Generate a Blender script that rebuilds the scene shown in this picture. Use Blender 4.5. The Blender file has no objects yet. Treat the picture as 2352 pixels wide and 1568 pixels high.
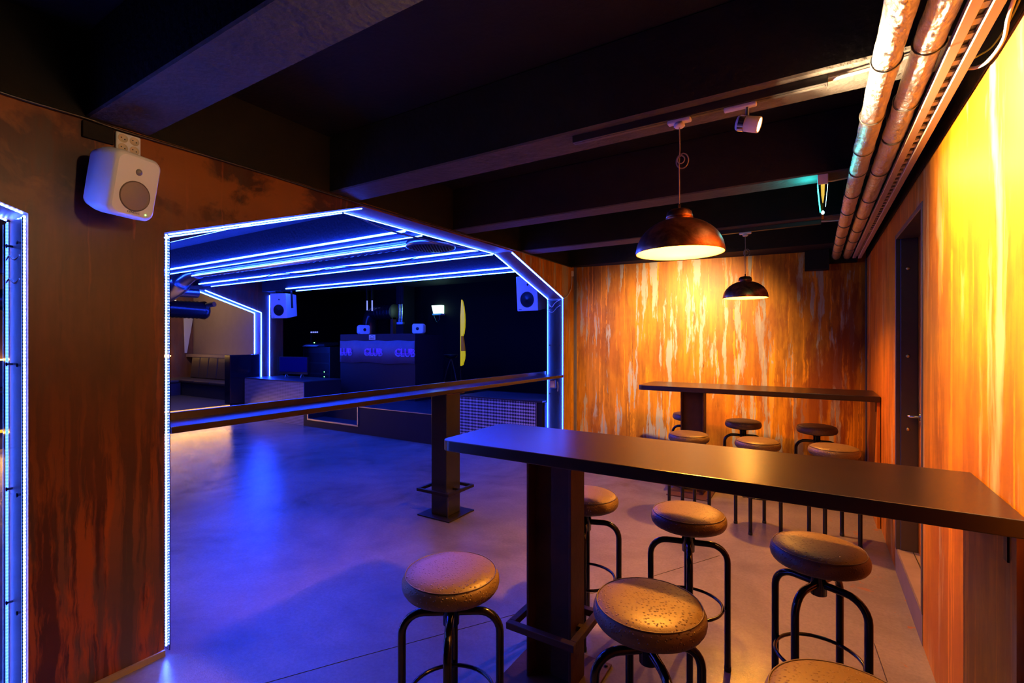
import bpy, math, random
from mathutils import Vector, Matrix
random.seed(7)
D = bpy.data
scene = bpy.context.scene
COL = scene.collection
PI = math.pi

# ------------------------------------------------------------------ camera, world, exposure
cam_d = D.cameras.new('camera'); cam = D.objects.new('camera', cam_d); COL.objects.link(cam)
cam.location = (0, 0, 1.6); cam.rotation_euler = (PI/2, 0, math.radians(31.9))
cam_d.sensor_width = 36; cam_d.lens = 17.066; cam_d.clip_start = .02
scene.camera = cam
w = D.worlds.new('world'); scene.world = w; w.use_nodes = True
w.node_tree.nodes['Background'].inputs[0].default_value = (.004, .004, .006, 1)
w.node_tree.nodes['Background'].inputs[1].default_value = 1
vs = scene.view_settings
vs.view_transform = 'Standard'; vs.look = 'None'; vs.gamma = 1; vs.exposure = 0.0; vs.use_curve_mapping = False
cy = scene.cycles
cy.use_denoising = True; cy.use_light_tree = True; cy.max_bounces = 7; cy.diffuse_bounces = 3
cy.glossy_bounces = 4; cy.transmission_bounces = 6; cy.transparent_max_bounces = 10
cy.caustics_reflective = False; cy.caustics_refractive = False; cy.sample_clamp_indirect = 6

BULB_W = 520      # watts of each pendant bulb
SPOT_W = 480     # watts of each track spot
LED_L = 146      # radiance of the blue LED tape
WARM = (1, .335, .022)
SPOTC = (1, .67, .33)

# ------------------------------------------------------------------ material helpers
def nmat(name):
    m = D.materials.new(name); m.use_nodes = True
    nt = m.node_tree; b = nt.nodes['Principled BSDF']
    return m, nt, b
def setin(b, **k):
    for key, v in k.items():
        key = key.replace('_', ' ')
        if key in b.inputs:
            b.inputs[key].default_value = v if not (isinstance(v, tuple) and len(v) == 3) else (*v, 1)
def pmat(name, col, rough=.5, metal=0., spec=.5, bump=None, var=0., **k):
    m, nt, b = nmat(name)
    setin(b, Base_Color=col, Roughness=rough, Metallic=metal, Specular_IOR_Level=spec, **k)
    tc = nt.nodes.new('ShaderNodeTexCoord')
    if var:
        n = nt.nodes.new('ShaderNodeTexNoise'); n.inputs['Scale'].default_value = 6; n.inputs['Detail'].default_value = 5
        nt.links.new(tc.outputs['Object'], n.inputs['Vector'])
        r = nt.nodes.new('ShaderNodeMixRGB'); r.blend_type = 'MIX'
        r.inputs[1].default_value = (*[c*(1-var) for c in col], 1); r.inputs[2].default_value = (*[min(1, c*(1+var)) for c in col], 1)
        nt.links.new(n.outputs['Fac'], r.inputs[0]); nt.links.new(r.outputs[0], b.inputs['Base Color'])
    if bump:
        n2 = nt.nodes.new('ShaderNodeTexNoise'); n2.inputs['Scale'].default_value = bump[0]; n2.inputs['Detail'].default_value = 4
        nt.links.new(tc.outputs['Object'], n2.inputs['Vector'])
        bm = nt.nodes.new('ShaderNodeBump'); bm.inputs['Strength'].default_value = bump[1]; bm.inputs['Distance'].default_value = bump[2]
        nt.links.new(n2.outputs['Fac'], bm.inputs['Height']); nt.links.new(bm.outputs[0], b.inputs['Normal'])
    return m
def emat(name, col, strength, base=(.8, .8, .8)):
    m, nt, b = nmat(name)
    setin(b, Base_Color=base, Emission_Color=col, Emission_Strength=strength, Roughness=.4)
    return m
def ramp(nt, src, stops):
    r = nt.nodes.new('ShaderNodeValToRGB')
    e = r.color_ramp.elements
    while len(e) < len(stops): e.new(.5)
    for i, (p, c) in enumerate(stops):
        e[i].position = p; e[i].color = (*c, 1) if isinstance(c, tuple) else (c, c, c, 1)
    nt.links.new(src, r.inputs[0]); return r.outputs[0]
def noise(nt, vec, scale3, detail=5, rough=.6, dist=0., off=(0, 0, 0)):
    mp = nt.nodes.new('ShaderNodeMapping'); mp.inputs['Scale'].default_value = scale3; mp.inputs['Location'].default_value = off
    nt.links.new(vec, mp.inputs['Vector'])
    n = nt.nodes.new('ShaderNodeTexNoise'); n.inputs['Scale'].default_value = 1; n.inputs['Detail'].default_value = detail
    n.inputs['Roughness'].default_value = rough; n.inputs['Distortion'].default_value = dist
    nt.links.new(mp.outputs[0], n.inputs['Vector']); return n.outputs['Fac']
def mix(nt, fac, a, b_, mode='MIX'):
    r = nt.nodes.new('ShaderNodeMixRGB'); r.blend_type = mode
    for i, v in ((0, fac), (1, a), (2, b_)):
        if isinstance(v, (int, float)): r.inputs[i].default_value = v
        elif isinstance(v, tuple): r.inputs[i].default_value = (*v, 1)
        else: nt.links.new(v, r.inputs[i])
    return r.outputs[0]

def rust_paint(name, grey, orange, brown, red, off, streak=(7, 7, 1.1), cut=.44, soft=.03, bright=1.3, rough=.5, wash=.6, runs=.9, band=None, axis='Z'):
    """Rust effect paint: plaster ground under brushed washes, runs and drips."""
    m, nt, b = nmat(name)
    tc = nt.nodes.new('ShaderNodeTexCoord'); v = tc.outputs['Object']
    warp = nt.nodes.new('ShaderNodeTexNoise'); warp.inputs['Scale'].default_value = 7; warp.inputs['Detail'].default_value = 4
    nt.links.new(v, warp.inputs['Vector'])
    add = nt.nodes.new('ShaderNodeVectorMath'); add.operation = 'MULTIPLY_ADD'
    nt.links.new(warp.outputs['Color'], add.inputs[0]); add.inputs[1].default_value = (.03, .03, .12); nt.links.new(v, add.inputs[2])
    v2 = add.outputs[0]
    sx, sy, sz = streak; ox, oy, oz = off
    big = noise(nt, v2, (1.6, 1.6, 1.3), 6, .62, .4, (ox, oy+9, oz))
    mid = noise(nt, v2, (sx*.7, sy*.7, sz*1.4), 6, .62, .2, (ox+3, oy, oz+2))
    isl = noise(nt, v2, streak, 5, .6, 0, off)
    tint = noise(nt, v, (sx*3, sy*3, sz*2.2), 5, .65, 0, (ox+5, oy, oz))
    drip = noise(nt, v2, (sx*3.2, sy*3.2, sz*.55), 3, .5, 0, (ox+2, oy+3, oz))
    thin = noise(nt, v2, (sx*6, sy*6, sz*.8), 3, .5, 0, (ox+8, oy+1, oz+4))
    base = mix(nt, ramp(nt, tint, [(.35, 0.), (.68, 1.)]), tuple(c*.7 for c in orange), tuple(min(1, c*1.12) for c in orange))
    base = mix(nt, ramp(nt, big, [(.44, 0.), (.62, wash)]), base, red)
    base = mix(nt, ramp(nt, mid, [(.47, 0.), (.64, wash)]), base, brown)
    base = mix(nt, ramp(nt, isl, [(cut-soft, .95), (cut+soft, 0.)]), base, grey)
    base = mix(nt, ramp(nt, drip, [(.60, 0.), (.60+soft*.8, runs)]), base, tuple(min(1, c*bright) for c in orange))
    base = mix(nt, ramp(nt, thin, [(.66, 0.), (.68+soft, runs*.8)]), base, tuple(c*.75 for c in brown))
    if band:                                   # a coat brushed along the wall top, its colour lightened for warm lamplight, and runs of thin paint at the foot
        zz = nt.nodes.new('ShaderNodeSeparateXYZ'); nt.links.new(v2, zz.inputs[0])
        for lo, hi, col, amt, nz in band:
            mr = nt.nodes.new('ShaderNodeMapRange'); mr.inputs[1].default_value = lo; mr.inputs[2].default_value = hi
            nt.links.new(zz.outputs[axis], mr.inputs[0])
            f = mix(nt, 1., mr.outputs[0], ramp(nt, noise(nt, v2, nz, 6, .6, .3, off), [(.465, 0.), (.535, amt)]), 'MULTIPLY')
            base = mix(nt, f, base, col)
    nt.links.new(base, b.inputs['Base Color'])
    setin(b, Roughness=rough, Specular_IOR_Level=.35)
    bm = nt.nodes.new('ShaderNodeBump'); bm.inputs['Strength'].default_value = .4; bm.inputs['Distance'].default_value = .003
    nt.links.new(mid, bm.inputs['Height']); nt.links.new(bm.outputs[0], b.inputs['Normal'])
    return m

M = {}
M['rust_back'] = rust_paint('rust_back', (.37, .31, .21), (.54, .19, .003), (.17, .05, .003), (.33, .075, .002), (1.3, 0, .2), (10, 10, .9), .44, .018, band=[(-1.1, .2, (.20, .035, .002), .9, (5, 5, .8))], axis='X')
M['rust_right'] = rust_paint('rust_right', (.47, .30, .11), (.56, .19, .003), (.26, .072, .002), (.34, .08, .002), (4.1, 2.2, 0), (7, 7, 1.0), .385, .06, 1.25, .42, .9, .75)
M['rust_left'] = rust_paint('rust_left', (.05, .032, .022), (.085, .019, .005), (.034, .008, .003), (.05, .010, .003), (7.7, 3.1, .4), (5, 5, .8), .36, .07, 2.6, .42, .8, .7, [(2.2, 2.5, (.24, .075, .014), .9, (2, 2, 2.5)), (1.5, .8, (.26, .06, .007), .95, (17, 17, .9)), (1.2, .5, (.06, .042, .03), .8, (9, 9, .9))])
M['rust_reveal'] = rust_paint('rust_reveal', (.11, .07, .06), (.2, .05, .02), (.1, .03, .02), (.13, .03, .02), (2.7, 8.1, .4), soft=.08)
M['black'] = pmat('black_paint', (.008, .007, .007), .75, spec=.2, bump=(35, .35, .01), var=.35)
M['beam'] = pmat('beam_paint', (.010, .0085, .008), .8, spec=.2, bump=(28, .6, .012), var=.5)
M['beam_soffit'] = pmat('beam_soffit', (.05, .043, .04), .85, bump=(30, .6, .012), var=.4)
M['hall_black'] = pmat('hall_black', (.003, .003, .0035), .7, spec=.12, var=.3)
M['hall_beam'] = pmat('hall_beam_paint', (.02, .02, .022), .7, var=.3, bump=(28, .5, .01))
M['gloss_black'] = pmat('gloss_black', (.006, .006, .007), .16)
M['satin_black'] = pmat('satin_black', (.016, .015, .016), .38, bump=(60, .1, .002), var=.3)
M['dark_steel'] = pmat('dark_steel', (.03, .022, .02), .4, .6, bump=(40, .2, .003), var=.5)
M['rusty_steel'] = pmat('rusty_steel', (.085, .034, .022), .6, .35, bump=(50, .4, .004), var=.7)
M['white'] = pmat('white_plastic', (.86, .84, .82), .4, var=.03)
M['white_warm'] = pmat('socket_plastic', (.7, .58, .4), .4)
M['grille'] = pmat('speaker_grille', (.26, .23, .22), .5, .3, bump=(900, .5, .001))
M['cone'] = pmat('speaker_cone', (.012, .012, .015), .25)
M['rubber'] = pmat('rubber', (.01, .01, .01), .7)
M['chrome'] = pmat('chrome', (.8, .8, .8), .15, 1.)
M['steel'] = pmat('galvanised_steel', (.55, .56, .58), .28, 1., bump=(20, .1, .004), var=.1)
M['tray'] = pmat('tray_paint', (.52, .42, .3), .5, .15)
M['cord_white'] = pmat('white_cord', (.7, .62, .55), .5)
M['cord_dark'] = pmat('dark_cord', (.02, .016, .014), .5)
M['cord_tan'] = pmat('tan_cord', (.32, .22, .14), .5)
M['yellow_green'] = pmat('earth_wire', (.45, .5, .03), .5)
M['concrete'] = pmat('sill_concrete', (.24, .18, .14), .7, bump=(25, .4, .004), var=.35)
M['plinth'] = pmat('plinth_paint', (.13, .1, .105), .7, var=.3)
M['door'] = pmat('door_frame_paint', (.055, .042, .042), .45, var=.3)
M['brass'] = pmat('brass_screw', (.7, .5, .25), .35, 1.)
M['sofa'] = pmat('sofa_leather', (.06, .045, .037), .45, bump=(60, .2, .003), var=.2)
M['sofa_blue'] = pmat('sofa_dark_leather', (.05, .06, .08), .45, bump=(60, .2, .003))
M['sofa_base'] = pmat('sofa_base', (.035, .035, .045), .6)
M['partition'] = pmat('partition_lacquer', (.008, .008, .012), .13)
M['alcove'] = pmat('alcove_wall', (.3, .22, .165), .5, var=.12, bump=(8, .1, .01))
M['alcove_rust'] = rust_paint('alcove_rust', (.12, .09, .06), (.2, .09, .03), (.12, .05, .02), (.16, .06, .02), (3, 1, 2), (4, 4, 1.5), .4, .1, runs=.3)
M['pale'] = pmat('pale_plaster', (.6, .62, .55), .6)
M['stage'] = pmat('stage_front', (.014, .014, .02), .55, spec=.25, var=.2)
M['stage_top'] = pmat('stage_floor', (.035, .035, .042), .4, var=.5, bump=(30, .3, .003))
M['trim_metal'] = pmat('trim_metal', (.5, .45, .42), .4, .9)
M['booth'] = pmat('booth_board', (.012, .012, .018), .55, spec=.25, var=.15)
M['banner'] = pmat('banner_cloth', (.17, .12, .15), .65, bump=(7, .6, .02), var=.2)
M['plaque'] = pmat('plaque', (.9, .78, .52), .35, .2)
M['ink'] = pmat('ink', (.05, .04, .05), .6)
M['logo_pale'] = pmat('logo_pale', (.75, .5, .9), .5, Emission_Color=(0, 0, 0))
M['logo_pink'] = pmat('logo_pink', (.8, .12, .7), .5)
M['yellow_board'] = pmat('yellow_board', (.75, .62, .02), .3, Emission_Color=(.9, .72, .01), Emission_Strength=.42)  # glow added to the yellow so the board looks lit
M['brown_board'] = pmat('brown_board', (.35, .16, .01), .4, Emission_Color=(.5, .2, .005), Emission_Strength=.15)  # fainter added glow, so the brown half looks lit too
M['tv'] = pmat('tv_screen', (.012, .016, .11), .08)
M['paper'] = pmat('paper', (.5, .5, .55), .6)
M['duct_black'] = pmat('black_duct', (.02, .02, .024), .25, .4)
M['led'] = emat('blue_led', (.0095, .046, 1), LED_L)
M['led_portal'] = emat('blue_led_portal', (.02, .075, 1), 115)
M['led_near'] = emat('blue_led_chip', (.05, .12, 1), 420)
M['led_tape'] = emat('led_tape', (.03, .1, 1), 26, (.3, .35, .5))
M['amber'] = emat('amber_led', (1, .43, .02), 1.5, (.12, .06, .01))
M['amber_cove'] = emat('amber_cove', (1, .5, .12), 26)
M['bulb'] = emat('warm_bulb', (1, .42, .07), 1600)
M['spot_face'] = emat('spot_lens', (1, .72, .38), 600)
M['green'] = emat('green_led', (.15, 1, .1), 6)
M['exit_face'] = emat('exit_face', (.55, 1, .8), 3.2)
M['exit_edge'] = emat('exit_edge', (.05, .75, .65), 3)
M['exit_tip'] = emat('exit_tip', (.45, .95, 1), 5)
M['exit_core'] = emat('exit_core', (.75, .55, .02), .9)
M['cool_tube'] = emat('cool_led', (.2, .25, 1), 1.6)

def glass(name, col, rough=.03):
    m, nt, b = nmat(name)
    setin(b, Base_Color=col, Roughness=rough, IOR=1.45, Transmission_Weight=1.)
    return m
M['acrylic'] = glass('clear_acrylic', (.9, .95, 1))

def copper():
    m, nt, b = nmat('aged_copper')
    tc = nt.nodes.new('ShaderNodeTexCoord')
    n = noise(nt, tc.outputs['Object'], (9, 9, 9), 6, .65, .8)
    c = ramp(nt, n, [(.30, (.10, .04, .018)), (.48, (.36, .13, .045)), (.64, (.72, .30, .11))])
    nt.links.new(c, b.inputs['Base Color'])
    r = ramp(nt, n, [(.3, .42), (.7, .3)]); nt.links.new(r, b.inputs['Roughness'])
    setin(b, Metallic=.9)
    return m
M['copper'] = copper()
M['shade_inside'] = pmat('shade_inside', (.9, .62, .22), .4, .1)

def foil(name, tint):
    m, nt, b = nmat(name)
    tc = nt.nodes.new('ShaderNodeTexCoord')
    n1 = noise(nt, tc.outputs['Object'], (45, 30, 45), 5, .7, 1.5)
    n2 = noise(nt, tc.outputs['Object'], (14, 9, 14), 3, .6, .5)
    s = nt.nodes.new('ShaderNodeMath'); s.operation = 'MULTIPLY_ADD'
    nt.links.new(n1, s.inputs[0]); s.inputs[1].default_value = .55; nt.links.new(n2, s.inputs[2])
    bm = nt.nodes.new('ShaderNodeBump'); bm.inputs['Strength'].default_value = .9; bm.inputs['Distance'].default_value = .02
    nt.links.new(s.outputs[0], bm.inputs['Height']); nt.links.new(bm.outputs[0], b.inputs['Normal'])
    setin(b, Base_Color=tint, Metallic=1., Roughness=.27)
    return m
M['foil'] = foil('foil_lagging', (.86, .8, .74))

def table_wood(name, gs):
    m, nt, b = nmat(name)
    tc = nt.nodes.new('ShaderNodeTexCoord'); v = tc.outputs['Object']
    g = noise(nt, v, gs, 6, .65, .6)
    kn = nt.nodes.new('ShaderNodeTexVoronoi'); kn.inputs['Scale'].default_value = 1
    mp = nt.nodes.new('ShaderNodeMapping'); mp.inputs['Scale'].default_value = (2.2, 6, 1); nt.links.new(v, mp.inputs[0]); nt.links.new(mp.outputs[0], kn.inputs['Vector'])
    c = ramp(nt, g, [(.3, (.005, .0025, .0018)), (.6, (.013, .006, .004))])
    c = mix(nt, ramp(nt, kn.outputs['Distance'], [(.02, 1.), (.05, 0.)]), c, (.008, .005, .004))
    nt.links.new(c, b.inputs['Base Color'])
    setin(b, Roughness=.285, Specular_IOR_Level=.75)
    return m
M['wood'] = table_wood('stained_wood', (2.2, 55, 8))
M['wood_rail'] = table_wood('stained_rail_wood', (55, 2.2, 30))

def ostrich():
    m, nt, b = nmat('dimpled_leather')
    tc = nt.nodes.new('ShaderNodeTexCoord'); v = tc.outputs['Object']
    vo = nt.nodes.new('ShaderNodeTexVoronoi'); vo.inputs['Scale'].default_value = 95; vo.inputs['Randomness'].default_value = .75
    nt.links.new(v, vo.inputs['Vector'])
    h = ramp(nt, vo.outputs['Distance'], [(.10, 1.), (.33, 0.)])
    gr = noise(nt, v, (160, 160, 160), 3)
    s = nt.nodes.new('ShaderNodeMath'); s.operation = 'MULTIPLY_ADD'; nt.links.new(gr, s.inputs[0]); s.inputs[1].default_value = .25; nt.links.new(h, s.inputs[2])
    bm = nt.nodes.new('ShaderNodeBump'); bm.inputs['Strength'].default_value = .8; bm.inputs['Distance'].default_value = .0032
    nt.links.new(s.outputs[0], bm.inputs['Height']); nt.links.new(bm.outputs[0], b.inputs['Normal'])
    setin(b, Base_Color=(.135, .085, .034), Roughness=.45, Specular_IOR_Level=.7)
    return m
M['seat'] = ostrich()
M['piping'] = pmat('seat_piping', (.1, .075, .055), .4)

def floor_mat():
    m, nt, b = nmat('sealed_concrete')
    tc = nt.nodes.new('ShaderNodeTexCoord'); v = tc.outputs['Object']
    big = noise(nt, v, (.9, .9, .9), 6, .6, .4)
    sp = noise(nt, v, (55, 55, 55), 4, .7)
    c = ramp(nt, big, [(.34, (.135, .122, .114)), (.52, (.22, .20, .186)), (.68, (.29, .264, .243))])
    c = mix(nt, ramp(nt, sp, [(.35, .22), (.62, 0.)]), c, (.08, .07, .065))
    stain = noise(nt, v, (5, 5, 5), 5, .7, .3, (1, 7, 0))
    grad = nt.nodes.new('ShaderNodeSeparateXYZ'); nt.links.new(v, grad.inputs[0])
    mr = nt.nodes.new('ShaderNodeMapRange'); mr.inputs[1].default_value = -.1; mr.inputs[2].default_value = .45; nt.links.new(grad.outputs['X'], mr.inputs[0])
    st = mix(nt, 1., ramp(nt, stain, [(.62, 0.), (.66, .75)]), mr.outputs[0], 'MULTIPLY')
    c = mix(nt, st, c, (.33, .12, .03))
    nt.links.new(c, b.inputs['Base Color'])
    r = ramp(nt, noise(nt, v, (2.4, 2.4, 2.4), 5, .6, .3, (9, 0, 0)), [(.2, .15), (.8, .235)])
    nt.links.new(r, b.inputs['Roughness'])
    setin(b, Specular_IOR_Level=.5)
    f1 = noise(nt, v, (150, 150, 150), 3, .7)
    f2 = noise(nt, v, (7, 7, 7), 4, .6)
    s = nt.nodes.new('ShaderNodeMath'); s.operation = 'MULTIPLY_ADD'; nt.links.new(f2, s.inputs[0]); s.inputs[1].default_value = 1.6; nt.links.new(f1, s.inputs[2])
    bm = nt.nodes.new('ShaderNodeBump'); bm.inputs['Strength'].default_value = .35; bm.inputs['Distance'].default_value = .0022
    nt.links.new(s.outputs[0], bm.inputs['Height']); nt.links.new(bm.outputs[0], b.inputs['Normal'])
    return m
M['floor'] = floor_mat()

def mesh_metal(name, sx, sz, slant, light, dark, lo, hi):
    """Perforated / expanded sheet: holes far below ten pixels, so a material."""
    m, nt, b = nmat(name)
    tc = nt.nodes.new('ShaderNodeTexCoord'); sp = nt.nodes.new('ShaderNodeSeparateXYZ'); nt.links.new(tc.outputs['Object'], sp.inputs[0])
    def lin(kx, kz):
        a = nt.nodes.new('ShaderNodeMath'); a.operation = 'MULTIPLY'; nt.links.new(sp.outputs['X'], a.inputs[0]); a.inputs[1].default_value = kx
        c = nt.nodes.new('ShaderNodeMath'); c.operation = 'MULTIPLY_ADD'; nt.links.new(sp.outputs['Z'], c.inputs[0]); c.inputs[1].default_value = kz; nt.links.new(a.outputs[0], c.inputs[2])
        s = nt.nodes.new('ShaderNodeMath'); s.operation = 'SINE'; nt.links.new(c.outputs[0], s.inputs[0]); return s.outputs[0]
    p = nt.nodes.new('ShaderNodeMath'); p.operation = 'MULTIPLY'
    nt.links.new(lin(sx, sz), p.inputs[0]); nt.links.new(lin(sx*slant, -sz), p.inputs[1])
    mr = nt.nodes.new('ShaderNodeMapRange'); mr.inputs[1].default_value = -1; mr.inputs[2].default_value = 1; nt.links.new(p.outputs[0], mr.inputs[0])
    f = ramp(nt, mr.outputs[0], [(lo, 1.), (hi, 0.)])
    nt.links.new(mix(nt, f, dark, light), b.inputs['Base Color'])
    setin(b, Roughness=.5, Metallic=.1)
    return m
M['expanded'] = mesh_metal('expanded_metal', 120, 70, 1.0, (.75, .7, .64), (.012, .011, .012), .42, .55)
M['perforated'] = mesh_metal('perforated_metal', 110, 110, 1.0, (.34, .32, .34), (.03, .028, .032), .58, .7)

# ------------------------------------------------------------------ geometry helpers
class MB:
    def __init__(s): s.v = []; s.f = []; s.sm = []
    def add(s, vs_, fs, smooth=False):
        o = len(s.v); s.v += [tuple(p) for p in vs_]
        for f in fs: s.f.append(tuple(i+o for i in f)); s.sm.append(smooth)
        return s
    def box(s, x0, x1, y0, y1, z0, z1):
        v = [(x0,y0,z0),(x1,y0,z0),(x1,y1,z0),(x0,y1,z0),(x0,y0,z1),(x1,y0,z1),(x1,y1,z1),(x0,y1,z1)]
        return s.add(v, [(0,3,2,1),(4,5,6,7),(0,1,5,4),(1,2,6,5),(2,3,7,6),(3,0,4,7)])
    def prism_x(s, pts, x0, x1):       # polygon in (y, z), extruded along x
        n = len(pts)
        v = [(x0, y, z) for y, z in pts] + [(x1, y, z) for y, z in pts]
        f = [tuple(range(n-1, -1, -1)), tuple(range(n, 2*n))] + [(i, (i+1) % n, n+(i+1) % n, n+i) for i in range(n)]
        return s.add(v, f)
    def prism_z(s, pts, z0, z1):
        n = len(pts)
        v = [(x, y, z0) for x, y in pts] + [(x, y, z1) for x, y in pts]
        f = [tuple(range(n-1, -1, -1)), tuple(range(n, 2*n))] + [(i, (i+1) % n, n+(i+1) % n, n+i) for i in range(n)]
        return s.add(v, f)
    def lathe(s, prof, seg=32, c=(0, 0, 0), axis='z', smooth=True, close=False):
        n = len(prof); v = []
        for i in range(seg):
            a = 2*PI*i/seg
            for r, z in prof:
                p = (r*math.cos(a), r*math.sin(a), z)
                if axis == 'y': p = (p[0], p[2], p[1])
                if axis == 'x': p = (p[2], p[0], p[1])
                v.append((p[0]+c[0], p[1]+c[1], p[2]+c[2]))
        f = []
        for i in range(seg):
            j = (i+1) % seg
            for k in range(n-1 if not close else n):
                k2 = (k+1) % n
                f.append((i*n+k, j*n+k, j*n+k2, i*n+k2))
        return s.add(v, f, smooth)
    def tube(s, path, r, seg=8, caps=True, closed=False, smooth=True):
        P = [Vector(p) for p in path]; n = len(P)
        T = []
        for i in range(n):
            if closed: t = P[(i+1) % n]-P[(i-1) % n]
            else: t = P[min(i+1, n-1)]-P[max(i-1, 0)]
            T.append(t.normalized())
        u = T[0].orthogonal().normalized(); v = []
        for i in range(n):
            u = (u-T[i]*u.dot(T[i])).normalized(); w_ = T[i].cross(u)
            rr = r[i] if isinstance(r, (list, tuple)) else r
            for k in range(seg):
                a = 2*PI*k/seg + (PI/4 if seg == 4 else 0)
                v.append(P[i]+u*math.cos(a)*rr+w_*math.sin(a)*rr)
        f = []
        for i in range(n if closed else n-1):
            j = (i+1) % n
            for k in range(seg):
                k2 = (k+1) % seg
                f.append((i*seg+k, i*seg+k2, j*seg+k2, j*seg+k))
        s.add(v, f, smooth and seg > 4)
        if caps and not closed:
            s.add([v[k] for k in range(seg)], [tuple(range(seg-1, -1, -1))])
            s.add([v[(n-1)*seg+k] for k in range(seg)], [tuple(range(seg))])
        return s
    def mesh(s, name, mat):
        me = D.meshes.new(name); me.from_pydata(s.v, [], s.f); me.update()
        me.polygons.foreach_set('use_smooth', s.sm)
        for m in (mat if isinstance(mat, (list, tuple)) else [mat]): me.materials.append(M[m] if isinstance(m, str) else m)
        return me
    def obj(s, name, mat, parent=None, loc=None, rot=None, bevel=0, bseg=2, kind=None):
        o = D.objects.new(name, s.mesh(name, mat)); COL.objects.link(o)
        if parent: o.parent = parent
        if loc: o.location = loc
        if rot: o.rotation_euler = rot
        if bevel:
            b = o.modifiers.new('bevel', 'BEVEL'); b.width = bevel; b.segments = bseg; b.limit_method = 'ANGLE'; b.angle_limit = .6
        if kind: o['kind'] = kind
        return o
def box(name, mat, b, parent=None, **k): return MB().box(*b).obj(name, mat, parent, **k)
def empty(name, loc=(0, 0, 0), rz=0):
    o = D.objects.new(name, None); COL.objects.link(o); o.location = loc; o.rotation_euler = (0, 0, rz); o.empty_display_size = .1
    return o
def tag(o, label, cat, group=None):
    o['label'] = label; o['category'] = cat
    if group: o['group'] = group
    return o
def struct(o): o['kind'] = 'structure'; return o
def thing(name, label, cat, loc=(0, 0, 0), rz=0, group=None): return tag(empty(name, loc, rz), label, cat, group)
def copy_tree(o, parent=None):
    c = o.copy(); COL.objects.link(c)
    if parent: c.parent = parent
    for ch in list(o.children): copy_tree(ch, c)
    return c
def smooth(path, n=6):
    P = [Vector(p) for p in path]; out = []
    for i in range(len(P)-1):
        a, b, c, d = P[max(i-1, 0)], P[i], P[i+1], P[min(i+2, len(P)-1)]
        for k in range(n):
            t = k/n; out.append(.5*((2*b)+(c-a)*t+(2*a-5*b+4*c-d)*t*t+(3*b-a-3*c+d)*t**3))
    return out+[P[-1]]
def arc(cx, cz, r, a0, a1, n): return [(cx+r*math.cos(a0+(a1-a0)*i/n), cz+r*math.sin(a0+(a1-a0)*i/n)) for i in range(n+1)]
def text(name, body, size, mat, parent, loc, rot, extrude=.0008, outline=0, align='CENTER', sx=1):
    c = D.curves.new(name, 'FONT'); c.body = body; c.size = size; c.align_x = align; c.align_y = 'CENTER'
    if outline: c.fill_mode = 'NONE'; c.bevel_depth = outline; c.bevel_resolution = 0; c.resolution_u = 4
    else: c.extrude = extrude
    c.materials.append(M[mat])
    o = D.objects.new(name, c); COL.objects.link(o)
    me = D.meshes.new_from_object(o.evaluated_get(bpy.context.evaluated_depsgraph_get())); me.name = name
    D.objects.remove(o); D.curves.remove(c); o = D.objects.new(name, me); COL.objects.link(o)
    o.parent = parent; o.location = loc; o.rotation_euler = rot; o.scale = (sx, 1, 1)
    return o

XL, XL2, XR = -2.815, -3.06, .485          # bar-side face of left wall, hall side, right wall
ZC, ZB = 3.0, 2.62                          # ceiling slab, beam undersides
XF = -10.25                                 # far wall of the hall

# ================================================================== SETTING
fl = struct(MB().box(-15.5, .9, -3.6, 9.7, -.12, 0).obj('floor', 'floor'))
joint = MB(); jp = [(-2.55, .72), (-2.0, 1.62), (-1.0, 3.2), (-.6, 3.9)]
joint.tube([(x, y, .0) for x, y in jp], .0022, 4)
joint.tube([(.27, 3.2, 0), (.31, 2.6, 0), (.28, 2.1, 0), (.33, 1.6, 0)], .0022, 4)
joint.obj('crack', 'cord_dark', fl)
ce = struct(box('ceiling', 'black', (XL2, .9, -3.6, 9.7, ZC, ZC+.15)))
ch_ = struct(box('ceiling_hall', 'hall_beam', (-15.5, XL2, -3.6, 9.7, ZC, ZC+.15)))
for y0, y1 in ((-1.75, -1.5), (-.45, -.2), (.85, 1.1), (2.165, 2.41), (3.5, 3.7), (4.72, 4.96)):
    mb = MB().box(XL2+.02, XR+.02, y0, y1, ZB, ZC)
    o = mb.obj('beam', ['beam', 'beam_soffit'], ce, bevel=.008, bseg=1)
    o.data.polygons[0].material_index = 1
box('beam', 'beam', (XL, XR, 6.02, 6.6, ZB, ZC), ce)
for y0, y1 in ((-.2, .05), (1.0, 1.25), (2.3, 2.53), (3.54, 3.74), (4.74, 4.93), (6.12, 6.32)):
    box('beam', 'hall_beam', (XF, XL2, y0, y1, 2.685, ZC), ch_)

# left wall with two chamfered portals (polygons in y, z)
wl = MB()
def seg(y0, y1, b0, b1, top=ZB): wl.prism_x([(y0, b0), (y1, b1), (y1, top), (y0, top)], XL2, XL)
seg(-3.5, -2.9, 0, 0); seg(-2.9, -.63, 2.59, 2.59); seg(-.63, .66, 2.59, 2.14); seg(.66, 1.165, 0, 0)
seg(1.165, 2.45, 2.155, 2.59); seg(2.45, 4.52, 2.59, 2.59); seg(4.52, 5.815, 2.59, 2.175); seg(5.815, 6.3, 0, 0)
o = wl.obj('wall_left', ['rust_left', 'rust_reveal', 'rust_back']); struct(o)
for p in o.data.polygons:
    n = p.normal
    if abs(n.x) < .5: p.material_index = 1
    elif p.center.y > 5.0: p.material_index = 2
struct(box('wall_left_upper', 'black', (XL2, XL-.004, -3.5, 6.6, ZB, ZC)))
MB().box(XL, XL+.012, .66, 1.165, 0, .03).obj('baseboard_left', 'concrete')['kind'] = 'structure'
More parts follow.
